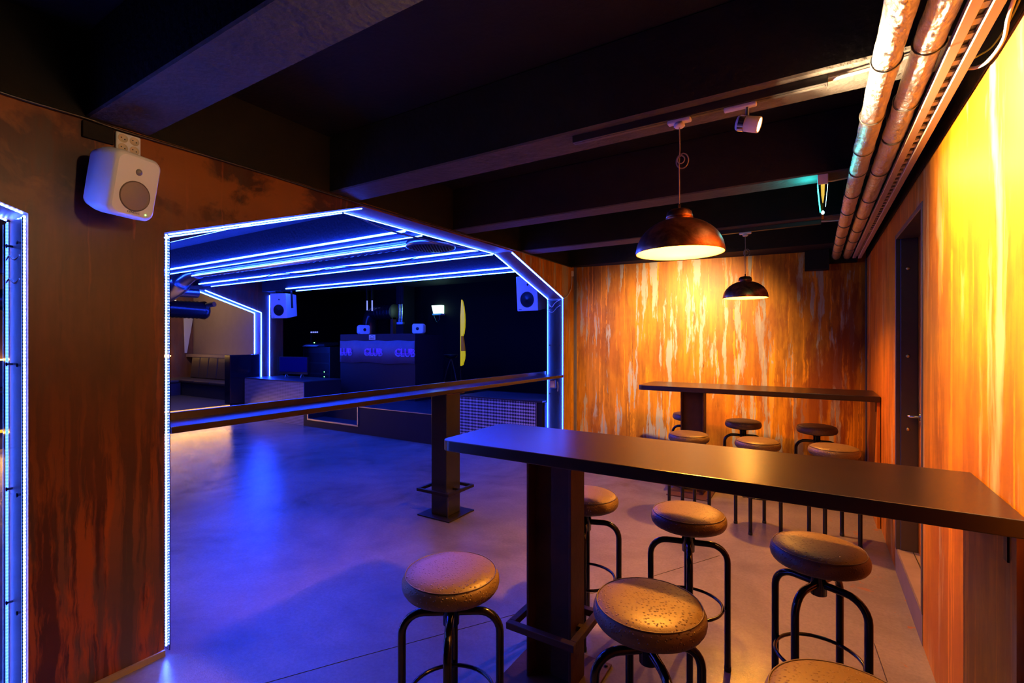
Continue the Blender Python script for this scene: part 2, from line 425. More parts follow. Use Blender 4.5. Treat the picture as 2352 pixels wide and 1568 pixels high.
# back wall, slightly out of square
bw = MB().prism_z([(XL-.1, 6.138), (XR+.05, 6.556), (XR+.05, 6.756), (XL-.1, 6.338)], 0, ZC).obj('wall_back', 'rust_back'); struct(bw)
MB().prism_z([(XL+.0, 6.135), (XL+.035, 6.139), (XL+.035, 6.155), (XL, 6.155)], 0, ZB).obj('trim_1', 'plinth')['kind'] = 'structure'
# right wall with the door recess
wr = MB()
def segr(y0, y1, z0, z1, x0=XR, x1=XR+.3): wr.box(x0, x1, y0, y1, z0, z1)
segr(-3.5, 3.303, 0, 2.5); segr(3.303, 4.293, 2.335, 2.5); segr(4.293, 6.7, 0, 2.5)
o = wr.obj('wall_right', 'rust_right'); struct(o)
struct(box('wall_right_upper', 'black', (XR-.004, XR+.3, -3.5, 6.7, 2.5, ZC)))
struct(box('wall_front', 'black', (XL-.1, XR+.3, -3.6, -3.5, 0, ZC)))
# sill and door
sill = struct(box('trim_2', 'concrete', (XR+.004, XR+.3, 3.303, 4.293, 0, .165)))
box('riser_face', 'plinth', (XR-.003, XR+.004, 3.303, 4.30, 0, .16), sill)
box('groove', 'cord_dark', (XR+.085, XR+.09, 3.31, 4.29, .163, .167), sill)
dr = struct(box('door_1', 'rust_right', (XR+.115, XR+.16, 3.33, 4.27, .17, 2.31)))
fr = MB().box(XR-.006, XR+.115, 4.262, 4.296, .165, 2.338).box(XR-.006, XR+.115, 3.30, 3.332, .165, 2.338).box(XR-.006, XR+.115, 3.332, 4.262, 2.305, 2.338)
fr.box(XR+.02, XR+.115, 4.25, 4.262, .165, 2.305)
fr.obj('door_frame', 'door', dr, bevel=.003, bseg=1)
hm = MB().tube([(XR+.115, 3.45, 1.1), (XR+.06, 3.45, 1.1), (XR+.055, 3.47, 1.1), (XR+.055, 3.57, 1.098)], .009, 8)
hm.lathe([(0, -.008), (.025, -.008), (.025, 0), (0, 0)], 16, (XR+.115, 3.45, 1.1), 'x')
h_ = hm.obj('door_handle', 'chrome', dr); h_['label'] = 'chrome lever handle'
# the lever sits near the far jamb as seen in the opening
h_.location = (0, .70, 0)
for z in (.45, 1.0, 1.5, 2.1):
    MB().lathe([(0, -.004), (.012, -.004), (.012, 0), (0, 0)], 10, (XR+.06, 4.25, z), 'y').obj('screw', 'brass', dr)
# paint-peeled hole and black board at top of the back wall
tag(box('junction_box', 'black', (-.09, .14, 6.36, 6.53, 2.4, 2.615)), 'square black junction box high on the rusty back wall under the pipes', 'box')

# hall shell
hw = MB()
def segf(y0, y1, b0, b1, top=ZC): hw.prism_x([(y0, b0), (y1, b1), (y1, top), (y0, top)], XF-.25, XF)
segf(-3.5, .2, 0, 0); segf(.2, 1.4, 2.23, 2.62); segf(1.4, 4.93, 2.62, 2.62); segf(4.93, 6.11, 2.62, 2.23); segf(6.11, 6.62, 0, 0)
struct(hw.obj('wall_hall_left', 'rust_reveal'))
struct(box('wall_hall_back', 'hall_black', (-15.4, XL2, 9.3, 9.45, 0, ZC)))
struct(box('wall_hall_wing', 'hall_black', (-12.2, -12.05, 6.62, 9.3, 0, ZC)))
struct(box('wall_hall_right', 'hall_black', (XL2-.02, XL2+.2, 6.45, 9.4, 0, ZC)))
struct(box('wall_hall_front', 'hall_black', (-15.4, XL2-.05, -3.6, -3.5, 0, ZC)))
struct(box('wall_alcove_back', 'alcove_rust', (-14.2, -14.05, -3.5, 6.6, 0, ZC)))
struct(box('wall_alcove_right', 'alcove', (-14.1, XF-.25, 6.5, 6.62, .3, ZC)))
pf = struct(box('floor_platform', 'sofa_base', (-14.1, XF-.02, .2, 6.5, 0, .3)))
# stage with its step niche
stg = MB().box(-8.1, -6.72, 5.74, 6.1, 0, .14).box(-8.24, -8.1, 5.74, 9.3, 0, .47).box(-8.1, -6.72, 6.1, 9.3, 0, .47).box(-6.72, XL2, 5.74, 9.3, 0, .47).box(-12.05, -8.24, 6.62, 9.3, 0, .47)
so = stg.obj('floor_stage', ['stage', 'stage_top']); struct(so)
for p in so.data.polygons:
    if p.normal.z > .9: p.material_index = 1
t = MB().box(-8.115, -8.09, 5.725, 5.742, .135, .47).box(-6.73, -6.705, 5.725, 5.742, .135, .47).box(-8.115, -6.705, 5.725, 5.742, .125, .15)
t.obj('step_trim', 'trim_metal', so)
box('edge_trim', 'trim_metal', (-6.7, -4.49, 5.732, 5.742, .462, .474), so)

# ================================================================== LED STRIPS
def strip(a, b, label, r=.006, mat='led', group=None, chips=False, n=None):
    if 'large portal' in label or 'right jamb' in label: mat = 'led_portal'
    if chips:
        o = MB().tube([a, b], .0045, 4).obj('led_strip', 'led_tape')
        c = MB(); A, B = Vector(a), Vector(b); L = (B-A).length; k = int(L/.0145)
        for i in range(k):
            p = A+(B-A)*((i+.5)/k)
            c.lathe([(0, -.0042), (.0042, -.0025), (.0052, 0), (.0042, .0025), (0, .0042)], 6, (p.x, p.y, p.z), smooth=True)
        c.obj('led_chips', 'led_near', o, kind='stuff')
    else:
        o = MB().tube([a, b], r, 4).obj('led_strip', mat)
    return tag(o, label, 'light strip', group)
G = 'blue LED strips'
e = .011
# big portal, left pier edge, chamfers, flat top, right jamb
strip((XL-.004, 1.165+e, .04), (XL-.004, 1.165+e, 2.15), 'vertical blue LED strip up the right edge of the rusty pier', chips=True, group=G)
strip((XL-.012, 1.19, 2.152), (XL-.012, 2.45, 2.578), 'blue LED strip climbing the near left slope of the large portal, front edge', group=G, r=.0038)
strip((XL2+.012, 1.19, 2.150), (XL2+.012, 2.45, 2.576), 'blue LED strip climbing the left slope of the large portal, hall-side edge', group=G, r=.0038)
strip((XL2+.01, 2.47, 2.582), (XL2+.01, 4.52, 2.582), 'blue LED strip along the level top of the large portal', group=G, r=.0038)
strip((XL2+.01, 4.54, 2.578), (XL2+.01, 5.80, 2.176), 'blue LED strip down the right slope of the large portal, hall-side edge', group=G, r=.0065)
strip((XL-.010, 4.54, 2.576), (XL-.010, 5.80, 2.174), 'blue LED strip down the right slope of the large portal, bar-side edge', group=G, r=.008)
strip((XL-.012, 5.805, .03), (XL-.012, 5.805, 2.17), 'vertical blue LED strip on the bar-side edge of the right jamb beside the far table', group=G, r=.0075)
strip((XL2+.012, 5.805, .03), (XL2+.012, 5.805, 2.17), 'vertical blue LED strip on the hall-side edge of the right jamb', group=G, r=.0065)
# nearer portal at the left picture edge
strip((XL-.006, .66-e, .03), (XL-.006, .66-e, 2.13), 'beaded blue LED strip up the left edge of the rusty pier', chips=True, group=G)
strip((XL2+.012, .66-e, .03), (XL2+.012, .66-e, 2.13), 'beaded blue LED strip farthest left, at the hall side of the cut-off portal', chips=True, group=G)
strip((XL-.006, .645, 2.138), (XL-.006, .1, 2.328), 'short sloping blue LED strip at the top left corner of the cut-off portal, front edge', chips=True, group=G)
strip((XL2+.012, .645, 2.138), (XL2+.012, .1, 2.328), 'short sloping blue LED strip of the cut-off portal, hall-side edge', chips=True, group=G)
# ceiling beams of the hall
for y, z, x1, x0, r, lab in (
    (2.545, 2.70, -3.3, -9.9, .008, 'nearest blue LED strip across the hall ceiling, partly behind the portal slope'),
    (3.522, 2.70, -3.44, -10.1, .011, 'brightest blue LED strip under the hall beam above the silver duct elbow'),
    (3.69, 2.676, -3.37, -10.1, .006, 'thin blue LED strip second in the trio across the hall ceiling'),
    (3.905, 2.655, -3.44, -8.5, .007, 'blue LED strip along the spiral duct below the trio'),
    (4.722, 2.70, -3.39, -10.0, .011, 'bright blue LED strip on the middle hall beam ending beside the round vent'),
    (4.945, 2.674, -3.36, -10.0, .007, 'dimmer blue LED strip on the far edge of the middle hall beam'),
    (6.10, 2.70, -3.8, -9.35, .011, 'bright blue LED strip on the farthest hall beam above the stage speakers'),
    (6.335, 2.674, -3.9, -9.35, .007, 'lower thin blue LED strip on the farthest hall beam')):
    strip((x0, y, z), (x1, y, z-.006), lab, r=r, group=G)
# far portal of the sofa alcove
strip((XF+.008, 6.10, .83), (XF+.008, 6.10, 2.225), 'vertical blue LED strip of the far portal standing behind the perforated box', group=G, r=.011)
strip((XF+.008, 6.10, 2.228), (XF+.008, 4.95, 2.612), 'upper sloping blue LED strip of the far sofa portal', group=G, r=.011)
strip((XF-.24, 6.095, 1.33), (XF-.24, 6.095, 2.222), 'shorter vertical blue LED strip at the back of the far portal jamb', group=G, r=.011)
strip((XF-.24, 6.095, 2.225), (XF-.24, 4.95, 2.605), 'lower sloping blue LED strip of the far sofa portal', group=G, r=.011)
strip((XF+.012, 6.29, .84), (XF+.012, 6.29, 2.62), 'vertical blue LED strip left of the hanging left speaker', group=G, r=.009)
amb = strip((XF+.003, .3, .268), (XF+.003, 5.43, .268), 'amber LED strip under the step edge of the sofa platform', mat='amber', r=.022)
al = D.lights.new('amber_glow', 'AREA'); al.shape = 'RECTANGLE'; al.size = 5.1; al.size_y = .03; al.energy = 26; al.color = (1, .47, .06)
ao = D.objects.new('amber_glow', al); COL.objects.link(ao); ao.parent = amb; ao.location = (XF+.05, 2.87, .25); ao.rotation_euler = (0, -.75, PI/2)
ao.rotation_euler = (Matrix.Rotation(-.75, 3, 'Y') @ Matrix.Rotation(PI/2, 3, 'Z')).to_euler()
# hidden cove behind the sofas lights the alcove wall
strip((-13.9, 2.2, 1.235), (-13.9, 5.9, 1.235), 'warm LED strip in the cove behind the sofa backs', mat='amber_cove', r=.012)

# clear acrylic guards with black stand-off bolts on the portal jambs
def guard(y, dy, z1, label, bolts):
    ya, yb = sorted((y+dy*.018, y+dy*.022))
    o = MB().box(XL2-.012, XL+.012, ya, yb, .02, z1).obj('acrylic_guard', 'acrylic'); tag(o, label, 'panel', 'acrylic jamb guards')
    for z in bolts:
        for x in (XL2+.045, XL-.05):
            b = MB().lathe([(0, 0), (.009, 0), (.009, .006), (.005, .008), (.005, .03), (0, .03)], 10, (0, 0, 0), 'y')
            b.obj('bolt', 'satin_black', o, loc=(x, y+dy*.024, z), rot=(0, 0, PI if dy > 0 else 0))
    return o
guard(5.815, -1, 2.16, 'clear acrylic guard over the right jamb of the large portal', (.9, 1.55, 2.05))
guard(.66, -1, 2.12, 'clear acrylic guard over the jamb of the cut-off left portal', (.45, .95, 1.5, 2.02))
guard(1.165, 1, 2.13, 'clear acrylic guard along the right side of the rusty pier', (.9, 1.6))

# ================================================================== BAR RAIL IN THE PORTAL
rl = thing('drink_rail', 'dark wooden drink ledge spanning the large portal with raised back lip', 'ledge', (-2.94, 3.49, 0))
def rel(mb, o):
    mb.v = [(x-o.location.x, y-o.location.y, z-o.location.z) for x, y, z in mb.v]; return mb
rel(MB().box(-3.062, XL+.012, 1.192, 5.788, 1.125, 1.16), rl).obj('shelf_board', 'wood_rail', rl, bevel=.003)
rel(MB().box(-3.09, -3.062, 1.192, 5.788, 1.125, 1.20), rl).obj('back_lip', 'wood_rail', rl, bevel=.003)
rel(MB().box(-3.0, -2.82, 3.41, 3.61, .012, 1.125), rl).obj('post', 'satin_black', rl, bevel=.006)
rel(MB().box(-3.104, -2.73, 3.335, 3.71, 0, .012), rl).obj('base_plate', 'dark_steel', rl, bevel=.002)
rg = MB()
for b in ((-3.09, -2.715, 3.31, 3.335), (-3.09, -2.715, 3.66, 3.685), (-3.09, -3.065, 3.335, 3.66), (-2.74, -2.715, 3.335, 3.66)): rg.box(*b, .235, .26)
rg.box(-3.065, -3.0, 3.5, 3.52, .237, .258).box(-2.82, -2.74, 3.5, 3.52, .237, .258)
rel(rg, rl).obj('foot_rail', 'dark_steel', rl)
rel(MB().box(-3.03, -2.79, 3.38, 3.64, 1.117, 1.1252), rl).obj('top_plate', 'rusty_steel', rl)
rel(MB().prism_z([(-2.82, 3.41), (-2.80, 3.40), (-2.81, 3.43)], .012, .235), rl).obj('gusset', 'dark_steel', rl)

# ================================================================== TABLES
def table(label, x0, x1, y0, y1, zt, cx, cy, near):
    t = thing('bar_table', label, 'table', (cx, cy, 0), 0, 'long bar tables')
    R = lambda mb: rel(mb, t)
    r = .06; th = .05 if near else .05
    pts = [(x1, y0), (x1, y1)] + [(x0+r+a, y1-r+b) for a, b in arc(0, 0, r, PI/2, PI, 6)] + [(x0+r+a, y0+r+b) for a, b in arc(0, 0, r, PI, 1.5*PI, 6)]
    R(MB().prism_z(pts, zt-th, zt)).obj('tabletop', 'wood', t, bevel=.004)
    w_, d_ = .116, .075
    st = MB().box(cx-w_, cx-w_+.012, cy-d_, cy+d_, .012, zt-th).box(cx+w_-.014, cx+w_, cy-d_, cy+d_, .012, zt-th).box(cx-w_+.012, cx+w_-.014, cy-.006, cy+.006, .012, zt-th)
    R(st).obj('steel_column', 'rusty_steel', t, bevel=.002, bseg=1)
    R(MB().box(cx-.22, cx+.2, cy-.25, cy+.22, 0, .012)).obj('base_plate', 'rusty_steel', t, bevel=.002, bseg=1)
    for sx in (-.2, .18):
        for sy in (-.22, .19):
            R(MB().lathe([(0, .012), (.009, .012), (.009, .018), (0, .018)], 6, (cx+sx, cy+sy, 0))).obj('anchor_bolt', 'dark_steel', t)
    f = MB(); a, b, c, d = cx-.175, cx+.17, cy-.165, cy+.165
    for q in ((a, b, c, c+.032), (a, b, d-.032, d), (a, a+.032, c+.032, d-.032), (b-.032, b, c+.032, d-.032)): f.box(*q, .262, .294)
    f.box(a+.032, cx-w_, cy-.015, cy+.015, .264, .29).box(cx+w_, b-.032, cy-.015, cy+.015, .264, .29)
    R(f).obj('foot_rail', 'rusty_steel', t, bevel=.002, bseg=1)
    R(MB().box(x1-.022, x1, y0+.015, y1-.004, 0, zt-th)).obj('end_panel', 'rust_right', t)
    R(MB().box(x1-.027, x1-.022, y0+.07, y0+.1, zt-th-.09, zt-th).box(x1-.1, x1-.022, y0+.07, y0+.1, zt-th-.005, zt-th)).obj('bracket', 'dark_steel', t)
    return t
table('near dark wooden bar table on a rusty H-section steel column', -1.525, XR-.006, 1.79, 2.355, 1.13, -1.045, 2.07, True)
table('far dark wooden bar table in front of the rusty back wall', -1.62, XR-.006, 5.165, 5.78, 1.13, -1.09, 5.40, False)

# ================================================================== STOOLS
def make_stool():
    s = empty('bar_stool')
    prof = [(0, .771), (.06, .771), (.11, .768), (.145, .762), (.163, .753), (.173, .743), (.1775, .731), (.1785, .718), (.176, .705), (.168, .693), (.152, .685), (.12, .682), (0, .682)]
    MB().lathe(prof, 48).obj('seat', 'seat', s)
    MB().tube([(.1665*math.cos(2*PI*i/48), .1665*math.sin(2*PI*i/48), .7525) for i in range(48)], .0022, 5, closed=True).obj('piping', 'piping', s.children[0])
    MB().lathe([(0, .682), (.085, .682), (.085, .676), (.05, .668), (.032, .655), (.03, .56), (.02, .555), (0, .555)], 24).obj('hub', 'gloss_black', s)
    prev = None
    path = [(.02, .604), (.085, .604)] + [(.1+.08*math.sin(a), .524+.08*math.cos(a)) for a in [PI/2*i/7 for i in range(8)]] + [(.18, .012)]
    for k in range(4):
        if prev is None:
            lm = MB().tube([(r, 0, z) for r, z in path], .0148, 12).mesh('leg', 'gloss_black')
            fm = MB().lathe([(0, 0), (.0165, 0), (.0165, .02), (.0148, .022)], 12, (.18, 0, 0)).mesh('rubber_foot', 'rubber')
            prev = 1
        l = D.objects.new('leg', lm); COL.objects.link(l); l.parent = s; l.rotation_euler = (0, 0, k*PI/2)
        ff = D.objects.new('rubber_foot', fm); COL.objects.link(ff); ff.parent = l
    MB().tube([(.158*math.cos(2*PI*i/40), .158*math.sin(2*PI*i/40), .3) for i in range(40)], .0075, 6, closed=True).obj('foot_ring', 'gloss_black', s)
    return s
ST = make_stool()
SG = 'padded round bar stools'
stools = [
    (-1.139, 1.404, 35, 'padded round stool left of the near table column, its seat half blue and half gold'),
    (-.456, 1.573, 38, 'padded round stool in front of the near table, right of the steel column'),
    (.069, 1.372, 40, 'padded round stool cut off by the bottom of the picture at right'),
    (-1.075, 2.499, 20, 'padded round stool partly hidden behind the near table column'),
    (-.532, 2.515, 14, 'padded round stool behind the near table, middle one, seat in full light'),
    (.015, 2.369, -26, 'padded round stool behind the near table, closest to the rusty right wall'),
    (-.976, 4.633, -5, 'padded round stool in front of the far table column'),
    (-.411, 4.633, -12, 'padded round stool in front of the far table, middle of its row'),
    (.133, 4.663, -20, 'padded round stool in front of the far table, nearest the door'),
    (-1.25, 5.92, 0, 'dark seated stool mostly hidden behind the far table column'),
    (-.642, 5.68, 10, 'dark seated stool behind the far table, middle one by the back wall'),
    (.022, 5.72, 5, 'dark seated stool behind the far table, at the right back corner'),
]
for i, (x, y, r, lab) in enumerate(stools):
    o = ST if i == 0 else copy_tree(ST)
    o.location = (x, y, 0); o.rotation_euler = (0, 0, math.radians(r)); tag(o, lab, 'stool', SG)

# ================================================================== PENDANTS, TRACKS, SPOTS
def make_pendant():
    p = empty('pendant_lamp')                    # origin at the track underside, z = 0
    zr = -.595                                   # rim
    R0 = .187
    outer = [(R0, zr), (R0+.0015, zr+.006)] + [(R0*math.cos(a)*1.0, zr+.006+.150*math.sin(a)) for a in [PI/2*i/14 for i in range(1, 13)]] + [(.058, zr+.156), (.056, zr+.166), (.052, zr+.183), (.040, zr+.193), (.015, zr+.198), (.006, zr+.199), (.006, zr+.218), (0, zr+.218)]
    inner = [(R0-.002, zr+.001)] + [((R0-.004)*math.cos(a), zr+.004+.146*math.sin(a)) for a in [PI/2*i/14 for i in range(0, 14)]] + [(0, zr+.150)]
    MB().lathe(outer, 56).lathe([(R0, zr), (R0-.002, zr+.001)], 56).obj('lamp_shade', 'copper', p)
    MB().lathe(inner, 48).obj('shade_lining', 'shade_inside', p.children[0])
    MB().lathe([(0, zr+.045)]+[(.03*math.cos(a), zr+.075+.03*math.sin(a)) for a in [-PI/2+PI*i/10 for i in range(1, 9)]]+[(.014, zr+.11), (.014, zr+.15)], 16).obj('bulb', 'bulb', p)
    c = [(0, 0, -.035), (.002, 0, -.13), (-.001, 0, -.2)]
    MB().tube(c+[(0, 0, -.3), (0, 0, zr+.215)], .0028, 6).obj('cord', 'cord_tan', p)
    loop = [(.012+.026*math.sin(a)*(1+.0*a), .004, -.185+.033*math.cos(a)-.0) for a in [2*PI*i/22 for i in range(23)]]
    loop += [(.008+.015*math.sin(a), -.004, -.181+.017*math.cos(a)) for a in [2*PI*i/18 for i in range(19)]]
    MB().tube(loop, .0026, 6).obj('cord_coil', 'cord_tan', p)
    tp = MB().box(-.05, .05, -.017, .017, -.018, 0)
    tp.obj('track_adapter', 'white', p, bevel=.006)
    MB().lathe([(0, -.036), (.018, -.036), (.024, -.03), (.02, -.016), (0, -.016)], 18).obj('cord_cap', 'white', p)
    return p
TRZ = 2.585
P1 = make_pendant(); P1.location = (-.508, 2.222, TRZ)
tag(P1, 'large copper dome pendant lamp hanging above the near table', 'lamp', 'copper pendant lamps')
P2 = copy_tree(P1); P2.location = (-.528, 4.83, TRZ)
tag(P2, 'small-looking copper dome pendant lamp in the distance above the far table', 'lamp', 'copper pendant lamps')
def light(name, kind, loc, energy, color, parent=None, **k):
    l = D.lights.new(name, kind); l.energy = energy; l.color = color
    for a, b in k.items(): setattr(l, a, b)
    o = D.objects.new(name, l); COL.objects.link(o); o.location = loc
    if parent: o.parent = parent
    return o
for P in (P1, P2): light('bulb_light', 'SPOT', (0, 0, -.535), BULB_W*1.1, WARM, P, shadow_soft_size=.03, spot_size=math.radians(142), spot_blend=.8)

def track(label, x0, x1, y):
    o = MB().box(x0, x1, y-.018, y+.018, TRZ, ZB).obj('lamp_track', 'satin_black', bevel=.002, bseg=1)
    MB().box(x0+.01, x1-.01, y-.006, y+.006, TRZ-.001, TRZ+.003).obj('track_slot', 'cord_dark', o)
    return tag(o, label, 'track', 'black lamp tracks')
track('black lamp track on the beam above the near table', -1.02, .045, 2.222)
track('black lamp track on the far beam above the far table', -1.1, .05, 4.83)
def spot(label, x, y, aim, energy, cone, soft=.025):
    s = thing('track_spot', label, 'lamp', (x, y, TRZ), 0, 'track spotlights')
    MB().box(-.09, .035, -.014, .014, -.016, 0).obj('track_adapter', 'white', s, bevel=.005)
    MB().tube([(0, 0, -.014), (0, 0, -.062), (.006, 0, -.075)], .007, 10).obj('stem', 'steel', s)
    d = (Vector(aim)-Vector((x, y, TRZ-.085))).normalized()
    q = d.to_track_quat('Z', 'Y').to_euler()
    hd = MB().lathe([(0, -.045), (.027, -.045), (.030, -.04), (.032, .04), (.030, .045), (.026, .04), (0, .038)], 28)
    h = hd.obj('lamp_head', 'white', s, loc=(.004, 0, -.085), rot=q)
    MB().lathe([(.0325, -.035), (.0325, -.012)], 28).obj('chrome_band', 'chrome', h)
    MB().lathe([(0, .0385), (.0258, .0385), (.0258, .0395), (0, .044)], 24).obj('lens', 'spot_face', h)
    l = light('beam_light', 'SPOT', (0, 0, .055), energy, SPOTC, h, spot_size=math.radians(cone), spot_blend=1., shadow_soft_size=soft)
    l.rotation_euler = (PI, 0, 0)
    return s
spot('lit chrome track spotlight aimed at the rusty right wall', -.235, 2.222, (XR, 2.2, 2.25), SPOT_W*1.3, 128)
track('black lamp track on the beam nearest the camera', -.95, .1, .97)
spot('track spotlight on the nearest beam aimed at the rusty pier', -.35, .97, (XL, .75, 1.75), 34, 110, .07)
spot('track spotlight hidden behind the large pendant, aimed at the back wall', -1.02, 4.83, (-1.4, 6.3, 1.6), SPOT_W*1.15, 95)

# ================================================================== PIPES, TRAY, CABLES
def pipe(label, x, z, r, ties):
    L0, L1, n = -2.5, 6.42, 120
    mb = MB(); rs = []; pa = []
    for i in range(n+1):
        y = L0+(L1-L0)*i/n
        pa.append((x+random.uniform(-.0015, .0015), y, z+random.uniform(-.0015, .0015))); rs.append(r*(1+random.uniform(-.025, .025)))
    o = mb.tube(pa, rs, 22).obj('foil_pipe', 'foil'); tag(o, label, 'pipe', 'foil-lagged pipes')
    for y in ties:
        MB().tube([(x+(r+.002)*math.cos(2*PI*i/20), y, z+(r+.002)*math.sin(2*PI*i/20)) for i in range(20)], .0028, 5, closed=True).obj('tie_wire', 'cord_dark', o)
    for y in (1.2, 3.0, 4.7):
        MB().box(x-.004, x+.004, y-.006, y+.006, z+r*.9, ZC).obj('hanger', 'dark_steel', o)
    return o
pipe('foil-wrapped ceiling pipe, left one of the pair', .205, 2.54, .041, (2.03, 2.5, 2.9, 3.25, 3.72, 4.2, 4.65, 5.1, 5.5, 5.9))
pipe('foil-wrapped ceiling pipe, right one of the pair beside the cable tray', .306, 2.54, .041, (1.98, 2.42, 2.8, 3.3, 3.9, 4.4, 4.9, 5.4, 5.85))
tr = thing('cable_tray', 'cream metal cable tray with slotted rungs beside the foil pipes', 'tray', (.385, 2.2, 2.51))
box('rail', 'tray', (-.034, -.004, -4.6, 4.2, -.012, .012), tr, bevel=.002, bseg=1)
box('rail', 'tray', (.016, .045, -4.6, 4.2, -.018, .010), tr, bevel=.002, bseg=1)
box('inner_web', 'cord_dark', (-.004, .016, -4.6, 4.2, .004, .012), tr)
rm = MB().box(-.005, .017, -.016, .016, -.006, .003).mesh('rung', 'tray')
for i in range(108):
    r = D.objects.new('rung', rm); COL.objects.link(r); r.parent = tr; r.location = (0, -4.5+i*.08, 0)
for y in (-1.0, .8, 2.5): box('hanger', 'dark_steel', (0, .008, y, y+.01, .012, .49), tr)
tag(MB().tube(smooth([(.446, 1.5, 2.53), (.444, 1.70, 2.51), (.452, 1.84, 2.495), (.474, 1.98, 2.49), (.47, 2.1, 2.49), (.455, 2.16, 2.50), (.439, 2.19, 2.515)]), .0055, 8).obj('cable', 'cord_white'), 'thick white cable sagging from the cable tray by the bright wall', 'cable')
tag(MB().tube(smooth([(.46, 1.72, 2.52), (.473, 1.9, 2.515), (.470, 2.06, 2.515), (.45, 2.12, 2.52), (.43, 2.15, 2.525)]), .0028, 6).obj('earth_wire', 'yellow_green'), 'thin yellow-green wire looping beside the cable tray', 'wire')
tag(MB().tube(smooth([(.045, 2.222, 2.602), (.12, 2.21, 2.6), (.2, 2.2, 2.6), (.3, 2.19, 2.605)]), .007, 8).obj('cable', 'cord_white'), 'white cable running from the near track end to the foil pipes', 'cable')
tag(MB().tube(smooth([(-.1, 4.83, 2.60), (.0, 4.82, 2.61), (.12, 4.82, 2.6), (.22, 4.83, 2.6)]), .005, 6).obj('cable', 'cord_white'), 'white cable at the far track end near the pipes', 'cable')
tag(MB().tube(smooth([(.045, 3.60, 2.60), (.1, 3.6, 2.595), (.17, 3.6, 2.60), (.26, 3.6, 2.61)]), .006, 6).obj('cable', 'cord_white'), 'white cable feeding the edge-lit sign under the beam', 'cable')
tag(MB().tube(smooth([(XL+.014, .3, 2.628), (XL+.012, .6, 2.61), (XL+.012, .85, 2.612), (XL+.013, 1.0, 2.605), (XL+.012, 1.6, 2.61), (XL+.012, 2.4, 2.603), (XL+.012, 4.4, 2.606), (XL+.012, 6.05, 2.61)]), .007, 6).obj('cable', 'satin_black'), 'black cable along the top edge of the rusty left wall', 'cable')
cb = tag(MB().tube(smooth([(XL+.008, 6.06, 2.50), (XL+.01, 6.05, 2.42), (XL+.015, 6.02, 2.33), (XL+.015, 5.93, 2.23), (XL+.006, 5.82, 2.172), (XL-.05, 5.808, 2.158), (XL2+.01, 5.806, 2.15)]), .006, 8).obj('cable', 'cord_white'), 'white cable curving down to the portal corner from its little connector', 'cable')
box('connector', 'cord_white', (XL+.001, XL+.03, 6.04, 6.075, 2.49, 2.56), cb, bevel=.004)

# edge-lit sign under the second beam (seen edge on)
sg = thing('edge_lit_sign', 'edge-lit sign seen end-on with white housing and glowing tapered panel', 'sign', (.045, 3.6, ZB))
box('housing', 'white', (-.028, .028, -.09, .09, -.062, 0), sg, bevel=.004)
light('sign_glow', 'POINT', (-.08, 0, -.07), 3, (.02, .75, .72), sg, shadow_soft_size=.012)
wed = [(-.024, -.062), (.024, -.062), (.012, -.2), (.006, -.24), (-.006, -.24), (-.012, -.2)]
v = [(x, -.08, z) for x, z in wed]+[(x, .08, z) for x, z in wed]
MB().add(v, [(0, 1, 2, 3, 4, 5), (11, 10, 9, 8, 7, 6)]+[(i, 6+i, 6+(i+1) % 6, (i+1) % 6) for i in range(6)]).obj('panel', 'acrylic', sg)
MB().add([(-.026, -.079, -.064), (-.0265, .079, -.064), (-.0145, .079, -.2), (-.014, -.079, -.2)], [(0, 1, 2, 3)]).obj('lit_edge', 'exit_edge', sg)
MB().add([(.0245, -.081, -.064), (.0265, -.081, -.064), (.0145, -.081, -.2), (.0125, -.081, -.2)], [(0, 1, 2, 3)]).obj('lit_edge', 'exit_tip', sg)
MB().add([(-.011, -.082, -.05), (.011, -.082, -.05), (.008, -.082, -.13), (.002, -.082, -.175), (-.002, -.082, -.175), (-.008, -.082, -.13)], [(5, 4, 3, 2, 1, 0)]).obj('lit_core', 'exit_core', sg)
MB().lathe([(0, -.24)]+[(.009*math.cos(a), -.232+.012*math.sin(a)) for a in (-1, -.5, 0, .5, 1)]+[(0, -.218)], 12, (0, -.075, 0)).obj('tip', 'exit_tip', sg)

# ================================================================== SPEAKER, SOCKET, BOARD ON THE PIER
def rounded_speaker(o, w_, h_, d_, br=.035, mat='white'):
    """cabinet with bulging rounded edges: front at -y"""
    mb = MB()
    def ring(y, sx, sz, r, n=6):
        pts = []
        for cx, cz, a0 in ((sx-r, sz-r, 0), (-sx+r, sz-r, PI/2), (-sx+r, -sz+r, PI), (sx-r, -sz+r, 1.5*PI)):
            for i in range(n+1):
                a = a0+PI/2*i/n; pts.append((cx+r*math.cos(a), y, cz+r*math.sin(a)))
        return pts
    sec = [(-d_/2, .43, .44), (-d_/2+.006, .465, .47), (-d_/2+.02, .49, .49), (-.02, .5, .5), (d_/2-.08, .48, .485), (d_/2-.02, .42, .44), (d_/2, .35, .38)]
    rings = [ring(y, w_*a, h_*b, br) for y, a, b in sec]
    n = len(rings[0]); v = [p for r in rings for p in r]; f = []
    for k in range(len(rings)-1):
        for i in range(n):
            j = (i+1) % n; f.append((k*n+i, k*n+j, (k+1)*n+j, (k+1)*n+i))
    mb.add(v, f, True); mb.add(rings[0], [tuple(range(n-1, -1, -1))]); mb.add(rings[-1], [tuple(range(n))])
    return mb.obj('cabinet', mat, o)
sp = thing('wall_speaker', 'white rounded loudspeaker tilted on the rusty pier wall', 'speaker', (-2.655, .925, 2.31))
sp.rotation_euler = (math.radians(13), math.radians(0), math.radians(106))
W, H, DP = .205, .285, .2
cabi = rounded_speaker(sp, W, H, DP)
